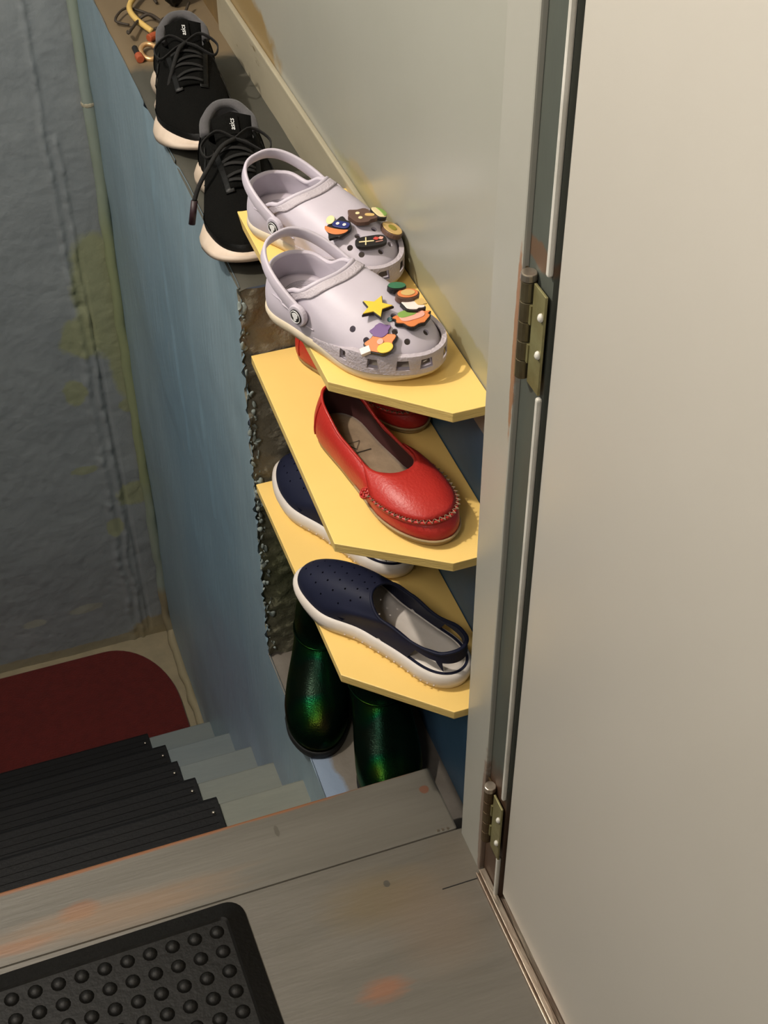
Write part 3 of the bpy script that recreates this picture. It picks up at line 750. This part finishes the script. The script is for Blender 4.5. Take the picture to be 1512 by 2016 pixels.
HOLES_FAR = [(.1683, -.0155), (.1705, -.0283), (.183, -.0246), (.1708, .005), (.1897, .0088), (.1923, -.007), (.148, .012)]
VENTS = [(17, .0035), (20, .0045), (23, .0052), (26, .0052), (30, .0052), (33, .0052), (36, .0045), (39, .0035)]
make_clog('lilac foam clog with a yellow star charm, nearest on the top shelf', (.345, 1.338, .6125), R(-61), 1, 25, near_charms, HOLES, VENTS)
make_clog('lilac foam clog with black, brown and tan charms, behind the one with the star', (.374, 1.516, .6125), R(-62), -1, 24, far_charms, HOLES_FAR, VENTS)

# ------------------------------------------------------------------ red moccasins
def make_moccasin(label, loc, heading, f):
    L = .245
    t = thing('moccasin', label, 'shoe', loc, heading, 'pair of red leather moccasins')
    RT = [(0, .030), (.3, .031), (.5, .033), (.76, .042), (1, .042)]; LF = [(0, .030), (.3, .028), (.5, .030), (.76, .039), (1, .042)]
    CX = [(0, 0), (.5, -.001), (.8, .003), (1, .005)]
    per = mirror([p+Vector((0, 0, .009)) for p in outline(L, RT, LF, .18, .34, 28, 0, 2.1, CX)], f)
    x0, x1 = .010, .168
    rz = lambda x: interp([(0, .060), (.15, .056), (.45, .043), (.75, .041), (1, .046)], (x-x0)/(x1-x0))
    rim = outline(x1-x0, [(0, .022), (.5, .026), (1, .027)], [(0, .022), (.5, .024), (1, .027)], .26, .22, 28, x0, 2.2)
    rim = mirror([Vector((p.x, p.y, rz(p.x))) for p in rim], f)
    G = shell_grid(per, rim, lambda s: .022+.004*s, lambda s: .12+.42*max(0, (s-.45)/.55), lambda s: -.004*max(0, s-.4), 14, .006)
    N = len(G)
    upper = obj('upper', grid_bm(G), M['red_leather'], t, smooth=True, solid=.0026, soff=-1)
    # apron: the raised front panel inside the stitched seam
    G2 = offs(G, .0022); 
    if (G2[N//2][8]-G[N//2][8]).z < 0: G2 = offs(G, -.0022)
    ia, ib = 18, N-18
    J = 5
    A = [[G2[i][j]+Vector((0, 0, .0014*math.sin(PI*(j-J)/(14-J)*.8))) for j in range(J, 15)] for i in range(N)]
    obj('apron', grid_bm(A, i0=ia, i1=ib), M['red_leather'], t, smooth=True, solid=.0022, soff=0)
    # seam ridge and zigzag stitches
    bm = bmesh.new(); seam = [G2[i][J-1]*.55+G2[i][J]*.45 for i in range(ia-1, ib+2)]
    tube(bm, seam, .0021, 6); o = obj('seam', bm, M['red_leather'], t, smooth=True)
    bm = bmesh.new(); S = smoothpath(seam, 5); k = 0
    # resample evenly
    D = [0]
    for a, b in zip(S, S[1:]): D.append(D[-1]+(b-a).length)
    n = int(D[-1]/.0034); pts = []
    for q in range(n+1):
        d = D[-1]*q/n; i = max(0, min(len(S)-2, next((z for z in range(len(D)-1) if D[z+1] >= d), len(S)-2)))
        p = S[i].lerp(S[i+1], (d-D[i])/max(1e-9, D[i+1]-D[i])); T = (S[i+1]-S[i]).normalized(); side = Vector((T.y, -T.x, 0)).normalized()
        pts.append(p+side*(.0030 if q % 2 else -.0030)+Vector((0, 0, .0026)))
    tube(bm, pts, .00085, 5); obj('stitching', bm, M['tan_stitch'], t)
    # topline binding
    bm = bmesh.new(); tube(bm, [G[i][-1] for i in range(N)], .0018, 6, closed=True); obj('topline', bm, M['red_leather'], t, smooth=True)
    # knot on the outer side
    for i in ((ia-1, ib+1) if True else ()):
        P = G2[i % N][J-1]
        e = link('knot', None, t, P+Vector((0, 0, .001)), (R(38)*(1 if P.y < 0 else -1), 0, 0))
        bm = bmesh.new(); bmesh.ops.create_uvsphere(bm, u_segments=14, v_segments=8, radius=.0075, matrix=Matrix.Diagonal((1, .95, .38, 1))); obj('pad', bm, M['red_leather'], e, smooth=True)
        bm = bmesh.new()
        for k in range(5):
            a = 2*PI*k/5; tube(bm, [(.0015*math.cos(a), .0015*math.sin(a), .0034), (.0050*math.cos(a+.6), .0050*math.sin(a+.6), .0030)], .0012, 6)
        tube(bm, [(.0058*math.cos(a), .0058*math.sin(a), .0018) for a in [2*PI*k/16 for k in range(16)]], .0010, 6, closed=True)
        obj('rosette', bm, M['red_leather'], e, smooth=True)
    # lining, insole, stamped mark
    obj('lining', grid_bm(inn(G, .0032), v0=0, v1=13), M['dark_lining'], t, smooth=True)
    obj('insole', loft_rings([scaled(per, .0015, .009), scaled(per, .003, .013), scaled(per, .008, .0135)]), M['insole'], t, smooth=True)
    bm = bmesh.new()
    tube(bm, [(.062, -.010*f, .0146), (.064, .006*f, .0146), (.075, -.004*f, .0146)], .0005, 4, closed=True)
    tube(bm, [(.080, -.011*f, .0146), (.083, .010*f, .0146)], .0005, 4)
    obj('stamp', bm, M['c_black'], t)
    t.scale = (1.04,)*3
    # sole
    obj('sole', loft_rings([scaled(per, .007, 0), scaled(per, .002, .001), scaled(per, .0012, .006), scaled(per, .002, .0095)]), M['tan_rubber'], t, smooth=True)
    bm = bmesh.new(); welt = [scaled(per, -.0010, .0095)[i] for i in range(14, N-13)]; tube(bm, welt, .0016, 6); obj('welt', bm, M['tan_rubber'], t, smooth=True)
    # heel counter seam
    bm = bmesh.new()
    for sd in (6, -6): tube(bm, [out(G, .0006)[sd % N][j] for j in range(1, 15)], .0009, 5)
    obj('heel_seam', bm, M['red_leather'], t, smooth=True)
    return t
make_moccasin('red leather moccasin with tan zigzag stitching, nearest on the middle shelf', (.386, 1.298, .4525), R(-78), 1)
make_moccasin('red leather moccasin mostly hidden under the top shelf, heel against the concrete', (.403, 1.452, .4525), R(-67), -1).scale = (.93, .88, .96)

# ------------------------------------------------------------------ navy sandals
def make_sandal(label, loc, heading, f):
    L = .252
    t = thing('sandal', label, 'shoe', loc, heading, 'pair of navy and white closed-toe sandals')
    RT = [(0, .034), (.25, .034), (.45, .036), (.70, .047), (1, .043)]; LF = [(0, .034), (.3, .031), (.5, .033), (.74, .043), (1, .043)]
    CX = [(0, 0), (.5, -.001), (.8, .003), (1, .006)]
    per = mirror(outline(L, RT, LF, .20, .34, 32, 0, 2.1, CX), f)
    rock = lambda x: .012*max(0, (x/L-.72)/.28)**2
    r2 = lambda x: .005*max(0, (x/L-.72)/.28)**2
    rings = [scaled(per, .006, 0, rock), scaled(per, 0, .003, rock), scaled(per, -.003, .012, rock), scaled(per, -.002, .019, r2), scaled(per, .001, .023, r2), scaled(per, .006, .0225, r2), scaled(per, .010, .018, r2)]
    obj('midsole', loft_rings(rings), M['white_foam'], t, smooth=True)
    base = [p+Vector((0, 0, .019+r2(p.x))) for p in scaled(per, .002, 0)]
    x0, x1 = .004, .135
    rz = lambda x: interp([(0, .058), (.15, .053), (.45, .047), (.75, .054), (1, .068)], (x-x0)/(x1-x0))
    rim = mirror([Vector((p.x, p.y, rz(p.x))) for p in outline(x1-x0, [(0, .027), (.5, .026), (1, .029)], [(0, .027), (.5, .024), (1, .029)], .30, .30, 32, x0, 2.0)], f)
    G = shell_grid(base, rim, lambda s: .004+.024*s, lambda s: .10+.40*max(0, (s-.35)/.65), lambda s: -.004*s, 14, .0)
    tree = bvh_of(G); N = len(G)
    up = obj('upper', grid_bm(G), M['navy'], t, smooth=True, solid=.0030, soff=-1); pre_sub(up)
    bm = bmesh.new()
    rows = [(.150, 5), (.164, 6), (.178, 5), (.192, 6), (.206, 5), (.220, 4), (.234, 3), (.140, 4)]
    k = 0
    for x, n in rows:
        for j in range(n):
            y = (j-(n-1)/2)*.0125 + .003
            p, nn = top_hit(tree, x, y*f); bmesh.ops.create_cone(bm, cap_ends=True, segments=8, radius1=.0013, radius2=.0013, depth=.02, matrix=frame(p, nn, 0))
    boolean_cut(up, bm); bm = bmesh.new()
    def window(xa, xb, za, zb, side):
        """slanted opening through one side wall"""
        y0, y1 = (side*.012, side*.075)
        pts = [(xa, za), (xb, za), (xb-.010, zb), (xa+.012, zb)]
        a = [bm.verts.new((x, y0, z)) for x, z in pts]; b = [bm.verts.new((x, y1, z)) for x, z in pts]
        bm.faces.new(a); bm.faces.new(b[::-1])
        for q in range(4): bm.faces.new((a[q], a[(q+1) % 4], b[(q+1) % 4], b[q]))
    for sd in (1, -1):
        window(.012, .062, .024, .041, sd)
        window(.098, .112, .020, .029, sd)
        window(.150, .162, .020, .030, sd)
    # opening under the heel strap at the back
    a = [(-.03, -.024), (.03, -.024), (.03, .024), (-.03, .024)]
    box(bm, -.03, .02, -.021, .021, .024, .040)
    boolean_cut(up, bm)
    bm = bmesh.new(); tube(bm, [G[i][-1]+Vector((0, 0, -.0008)) for i in range(N)], .0020, 6, closed=True); obj('rim', bm, M['navy'], t, smooth=True)
    obj('footbed', loft_rings([scaled(per, .006, .019, r2), scaled(per, .007, .0225, r2), scaled(per, .013, .0205, r2), scaled(per, .022, .020, r2)]), M['white_foam'], t, smooth=True)
    t.scale = (1.03, 1.04, 1.06)
    # stitched groove low on the midsole
    bm = bmesh.new()
    for i in list(range(5, 18))+list(range(N-18, N-5)):
        p = scaled(per, -.0030, .0085, rock)[i]; bm_ = None
        bmesh.ops.create_cube(bm, size=1, matrix=Matrix.Translation(p) @ Matrix.Diagonal((.0022, .0016, .0010, 1)))
    obj('groove_stitch', bm, M['sole_pink'], t)
    return t
make_sandal('navy and white closed-toe sandal, nearest on the lowest shelf', (.463, 1.028, .2385), R(119), 1)
make_sandal('navy and white closed-toe sandal half hidden behind the nearer one', (.462, 1.220, .2385), R(112), -1)

# ------------------------------------------------------------------ black running shoes
def text_mesh(s, size):
    c = bpy.data.curves.new('t', 'FONT'); c.body = s; c.size = size; c.extrude = .0002; c.align_x = 'CENTER'; c.align_y = 'CENTER'; c.resolution_u = 2; c.shear = .25
    o = bpy.data.objects.new('t', c); COL.objects.link(o)
    me = bpy.data.meshes.new_from_object(o.evaluated_get(bpy.context.evaluated_depsgraph_get())); bpy.data.objects.remove(o); return me
def make_runner(label, loc, heading, f, lace_end, tag_up):
    L = .272
    t = thing('running_shoe', label, 'shoe', loc, heading, 'pair of black running shoes with off-white soles')
    RT = [(0, .037), (.2, .041), (.36, .036), (.50, .040), (.74, .051), (1, .045)]; LF = [(0, .037), (.2, .040), (.36, .034), (.5, .037), (.76, .047), (1, .045)]
    CX = [(0, 0), (.5, -.002), (.8, .003), (1, .007)]
    per = mirror(outline(L, RT, LF, .18, .34, 32, 0, 2.1, CX), f)
    flare = [(0, .008), (.16, .007), (.33, .001), (.45, .007), (.58, .002), (.8, .008), (1, .010)]
    rock = lambda x: .018*max(0, (x/L-.70)/.30)**2 + .008*max(0, (.08-x/L)/.08)**2
    def fl(z, k, dz):
        out = []
        base = scaled(per, 0, z, rock if dz else None)
        for i, p in enumerate(base):
            T = per[(i+1) % len(per)]-per[i-1]; n = Vector((-T.y, T.x, 0)).normalized(); c = Vector((L*.5, 0, 0))
            out.append(p - n*(interp(flare, p.x/L)*k) + n*(.006 if z == 0 else 0))
        return out
    rings = [fl(0, .6, 1), fl(.004, 1, 1), fl(.014, 1.15, 1), fl(.022, .75, 0), fl(.029, .15, 0), fl(.031, -.6, 0)]
    obj('midsole', loft_rings(rings), M['sole_pink'], t, smooth=True)
    base = [p+Vector((0, 0, .028)) for p in scaled(per, .001, 0)]
    x0, x1 = .012, .118
    rz = lambda x: interp([(0, .098), (.2, .090), (.5, .078), (.8, .086), (1, .094)], (x-x0)/(x1-x0))
    rim = mirror([Vector((p.x, p.y, rz(p.x))) for p in outline(x1-x0, [(0, .026), (.5, .030), (1, .026)], [(0, .026), (.5, .030), (1, .026)], .34, .40, 32, x0, 2.0)], f)
    G = shell_grid(base, rim, lambda s: .030-.010*s, lambda s: .10+.42*max(0, (s-.35)/.65), lambda s: -.004-.012*s, 14, .005)
    N = len(G); tree = bvh_of(G)
    obj('upper', grid_bm(G), M['black_mesh'], t, smooth=True, solid=.003, soff=-1)
    G2 = offs(G, .0012)
    if (G2[N//2][8]-G[N//2][8]).z < 0: G2 = offs(G, -.0012)
    # toe and heel overlays, side stripes
    obj('toe_overlay', grid_bm(G2, v0=0, v1=2, i0=18, i1=N-18), M['black_synth'], t, smooth=True)
    obj('heel_counter', grid_bm(G2, v0=0, v1=8, i0=-9, i1=9), M['black_synth'], t, smooth=True)
    for i0 in (13, 17, N-17, N-21):
        bm = bmesh.new(); pts = [G2[i0+int(j*.30)][j+1]+Vector((0, 0, .0004)) for j in range(0, 10)]
        ribbon(bm, smoothpath(pts, 3), [Vector((1, 0, .2))]*28, .007, .0014); obj('side_stripe', bm, M['black_synth'], t, smooth=True)
    # padded grey collar, dark inside
    bm = bmesh.new(); tube(bm, [G[i][-1]+Vector((0, 0, -.001)) for i in range(-15, 16)], .0062, 8); obj('collar', bm, M['grey_lining'], t, smooth=True)
    inner = [[p.lerp(Vector((p.x, p.y*.9, .05)), 0) for p in row] for row in inn(G, .0045)]
    obj('lining', grid_bm(inner, v0=4, v1=14, i0=-14, i1=14), M['grey_lining'], t, smooth=True)
    obj('insole', loft_rings([scaled(per, .006, .030), scaled(per, .008, .034)]), M['c_black'], t)
    # tongue
    bm = bmesh.new(); V = []
    for a in range(9):
        q = a/8; x = .196-.108*q; 
        row = []
        for b in range(7):
            yy = (b/6-.5)*(.030+.016*q)
            p, n = top_hit(tree, max(x, .122), yy); z = p.z+.0035 if x > .122 else top_hit(tree, .122, 0)[0].z+.004+(.122-x)*.75-abs(yy)*.35
            row.append(bm.verts.new((x, yy, z)))
        V.append(row)
    for a in range(8):
        for b in range(6): bm.faces.new((V[a][b], V[a+1][b], V[a+1][b+1], V[a][b+1]))
    tg = obj('tongue', bm, M['black_mesh'], t, smooth=True, solid=.004, soff=0)
    # label with its word
    zt = top_hit(tree, .122, 0)[0].z+.004
    lb = link('tongue_label', None, t, (.104, 0, zt+.0165), (0, R(38), 0))
    obj('patch', boxbm(-.0125, .013, -.0075, .0075, -.001, .0006), M['black_mesh'], lb, bevel=.0005)
    me = text_mesh('asics', .0085); me.materials.append(M['white_print']); link('lettering', me, lb, (0, 0, .0010), (0, 0, PI))
    # eyestays and laces
    for sd in (1, -1):
        bm = bmesh.new(); pts = []; 
        for k in range(12):
            x = .112+.088*k/11; p, n = top_hit(tree, max(x, .122), sd*(.021-.006*k/11)); pts.append(p+n*.002)
        ribbon(bm, pts, [Vector((0, 1, -.4*sd))]*12, .011, .0018); obj('eyestay', bm, M['black_synth'], t, smooth=True)
    for k in range(6):
        bm = bmesh.new(); x = .122+.0135*k; w_ = .021-.0012*k; pts = []
        for q in range(9):
            yy = w_*(q/4-1); xx = x+.004*(1 if k % 2 else -1)*(q/4-1); p, n = top_hit(tree, max(xx, .121), yy); pts.append(p+Vector((0, 0, .0062+.002*(1-(q/4-1)**2))))
        ribbon(bm, pts, [Vector((1, 0, 0))]*9, .0062, .0020); obj('lace', bm, M['lace'], t, smooth=True)
    # bow loops
    zt = top_hit(tree, .124, 0)[0].z+.012
    for sd in (1, -1):
        bm = bmesh.new(); pts = smoothpath([(.124, 0, zt), (.116, sd*.020, zt+.008), (.128, sd*.040, zt-.004), (.146, sd*.034, zt-.012), (.136, sd*.014, zt-.002), (.124, 0, zt)], 5)
        ribbon(bm, pts, [Vector((.3, 0, 1))]*len(pts), .0050, .0018); obj('lace_loop', bm, M['lace'], t, smooth=True)
    bm = bmesh.new(); pts = smoothpath([(.124, 0, zt), (.140, -.018*lace_end, zt-.002), (.160, -.036*lace_end, zt-.018), (.170, -.049*lace_end, zt-.036), (.176, -.056*lace_end, zt-.052)], 6)
    tube(bm, pts, .0028, 8); obj('lace_end', bm, M['lace'], t, smooth=True)
    e = pts[-1]; bm = bmesh.new(); tube(bm, [e, e+Vector((.006, -.006*lace_end, -.030))], .0040, 8); obj('aglet', bm, M['lace_tip'], t, smooth=True)
    t.scale = (1, 1.1, 1)
    # cream reflective tick beside the laces
    p, n = top_hit(tree, .128, -.024)
    bm = bmesh.new(); tube(bm, [p+Vector((-.006, -.001, .004)), p+Vector((.005, .002, .003))], .0009, 5); obj('reflective_tick', bm, M['white_print'], t)
    return t
make_runner('black running shoe with off-white sole, farther back against the cords on the ledge', (.408, 2.054, ZL+.001), R(-99), 1, .55, False)
make_runner('black running shoe with off-white sole whose toe tucks under the top shelf', (.398, 1.762, ZL+.001), R(-98), -1, 1, True)

# ------------------------------------------------------------------ dark green rain boots
def make_boot(label, loc, heading, f, hs, lean):
    L = .235
    t = thing('rain_boot', label, 'boot', loc, heading, 'pair of shiny dark green rain boots')
    RT = [(0, .032), (.3, .032), (.5, .034), (.72, .044), (1, .041)]; LF = [(0, .032), (.3, .030), (.5, .032), (.72, .040), (1, .041)]
    CX = [(0, 0), (.5, -.001), (.8, .003), (1, .006)]
    per = mirror(outline(L, RT, LF, .22, .36, 28, 0, 2.1, CX), f)
    obj('sole', loft_rings([scaled(per, .004, 0), scaled(per, -.0015, .001), scaled(per, -.0020, .012), scaled(per, .002, .014)]), M['boot_sole'], t, smooth=True)
    base = [p+Vector((0, 0, .012)) for p in per]
    rim = mirror([Vector((p.x, p.y, .105+.012*(p.x/.105))) for p in outline(.105, [(0, .038), (1, .036)], [(0, .038), (1, .036)], .5, .5, 28, .004, 2.0)], f)
    G = shell_grid(base, rim, lambda s: .040+.014*s*s, lambda s: .02+.46*max(0, (s-.40)/.60), lambda s: -.030-.022*s*s, 16, .007)
    N = len(G); rings = [[G[i][j] for i in range(N)] for j in range(17)]
    for k in range(1, 9):
        q = k/8; z = .105+hs*q; ex = 1+.25*q
        rings.append([Vector(((p.x-.055)*ex+.055-.006*math.sin(PI*q), p.y*ex+lean*q**1.3, z+.012*(p.x/.105)*(1-q))) for p in rim])
    obj('upper', loft_rings(rings, True, False), M['boot'], t, smooth=True, solid=.003, soff=-1)
    bm = bmesh.new(); tube(bm, [r for r in rings[-1]], .0035, 8, closed=True); obj('top_band', bm, M['boot_sole'], t, smooth=True)
    G2 = offs(G, .0006)
    bm = bmesh.new(); ring = [(rings[15][i]*.6+rings[16][i]*.4) for i in range(N)]; c = sum(ring, Vector())/N
    tube(bm, [c+(p-c)*1.012 for p in ring], .0016, 6, closed=True); obj('ankle_band', bm, M['boot'], t, smooth=True)
    t.scale = (.90, 1.1, 1)
    return t
make_boot('shiny dark green rain boot with its whole toe showing, nearer the dark concrete face', (.418, 1.446, ZB+.001), R(-114), 1, .13, .03)
make_boot('shiny dark green rain boot whose toe is cut off by the landing edge', (.446, 1.325, ZB+.001), R(-99), -1, .19, .0)

# ------------------------------------------------------------------ odds and ends at the far end of the ledge
def build_clutter():
    z = ZL
    bm = bmesh.new(); tube(bm, smoothpath([(.47, 2.42, z+.006), (.43, 2.37, z+.012), (.392, 2.325, z+.014), (.374, 2.285, z+.014), (.376, 2.245, z+.012), (.392, 2.205, z+.006)], 8), .0048, 8)
    tag(obj('yellow_cord', bm, M['cable_yellow'], smooth=True), 'pale yellow hooked cord on the ledge beyond the running shoes', 'cord')
    rnd = random.Random(3); bm = bmesh.new()
    for k in range(7):
        a = Vector((.36+rnd.random()*.09, 2.11+rnd.random()*.22, z+.004)); pts = [a]
        for j in range(4): a = a+Vector((rnd.uniform(-.022, .03), rnd.uniform(-.035, .035), 0)); a.x = min(.48, max(.345, a.x)); a.z = z+rnd.uniform(.003, .018); pts.append(a.copy())
        tube(bm, smoothpath(pts, 5), rnd.uniform(.0016, .003), 6)
    tag(obj('tangled_cord', bm, M['brown_cord'], smooth=True), 'tangle of thin dark brown cords on the ledge behind the running shoes', 'cord')
    for i, (x, y, lab) in enumerate(((.388, 2.185, 'orange plug at the tip of the yellow cord'), (.353, 2.12, 'orange plug nearest the blue wall edge on the ledge'))):
        t = thing('orange_plug', lab, 'plug', (x, y, z+.006), R(30+60*i), 'orange plugs on the ledge')
        bm = bmesh.new(); cyl(bm, (0, 0, 0), .0065, .016, 'x', 12); obj('cap', bm, M['orange'], t, bevel=.0015)
        bm = bmesh.new(); cyl(bm, (.022, 0, 0), .0048, .028, 'x', 10); obj('stem', bm, M['black_plastic'], t, bevel=.001)
    bm = bmesh.new(); tube(bm, [(.372+.013*math.cos(a), 2.135+.019*math.sin(a), z+.006+.004*math.sin(a)) for a in [2*PI*k/24 for k in range(24)]], .004, 8, closed=True)
    tag(obj('brass_ring', bm, M['gold'], smooth=True), 'pale brass ring lying on the ledge beside the farther running shoe', 'ring')
    t = thing('umbrella', 'folded black umbrella standing at the far end of the ledge', 'umbrella', (.452, 2.30, z), R(10))
    bm = bmesh.new(); rings = []
    for zz, r in ((0, .004), (.012, .014), (.06, .022), (.14, .026), (.22, .020), (.26, .012)):
        rings.append([Vector((r*(1+.18*math.cos(6*a))*math.cos(a), r*(1+.18*math.cos(6*a))*math.sin(a), zz)) for a in [2*PI*k/24 for k in range(24)]])
    obj('canopy', loft_rings(rings), M['black_synth'], t, smooth=True)
    bm = bmesh.new(); tube(bm, smoothpath([(0, 0, .255), (0, 0, .32), (.012, 0, .345), (.03, 0, .34), (.036, 0, .32)], 5), .006, 8); obj('handle', bm, M['black_plastic'], t, smooth=True)
build_clutter()
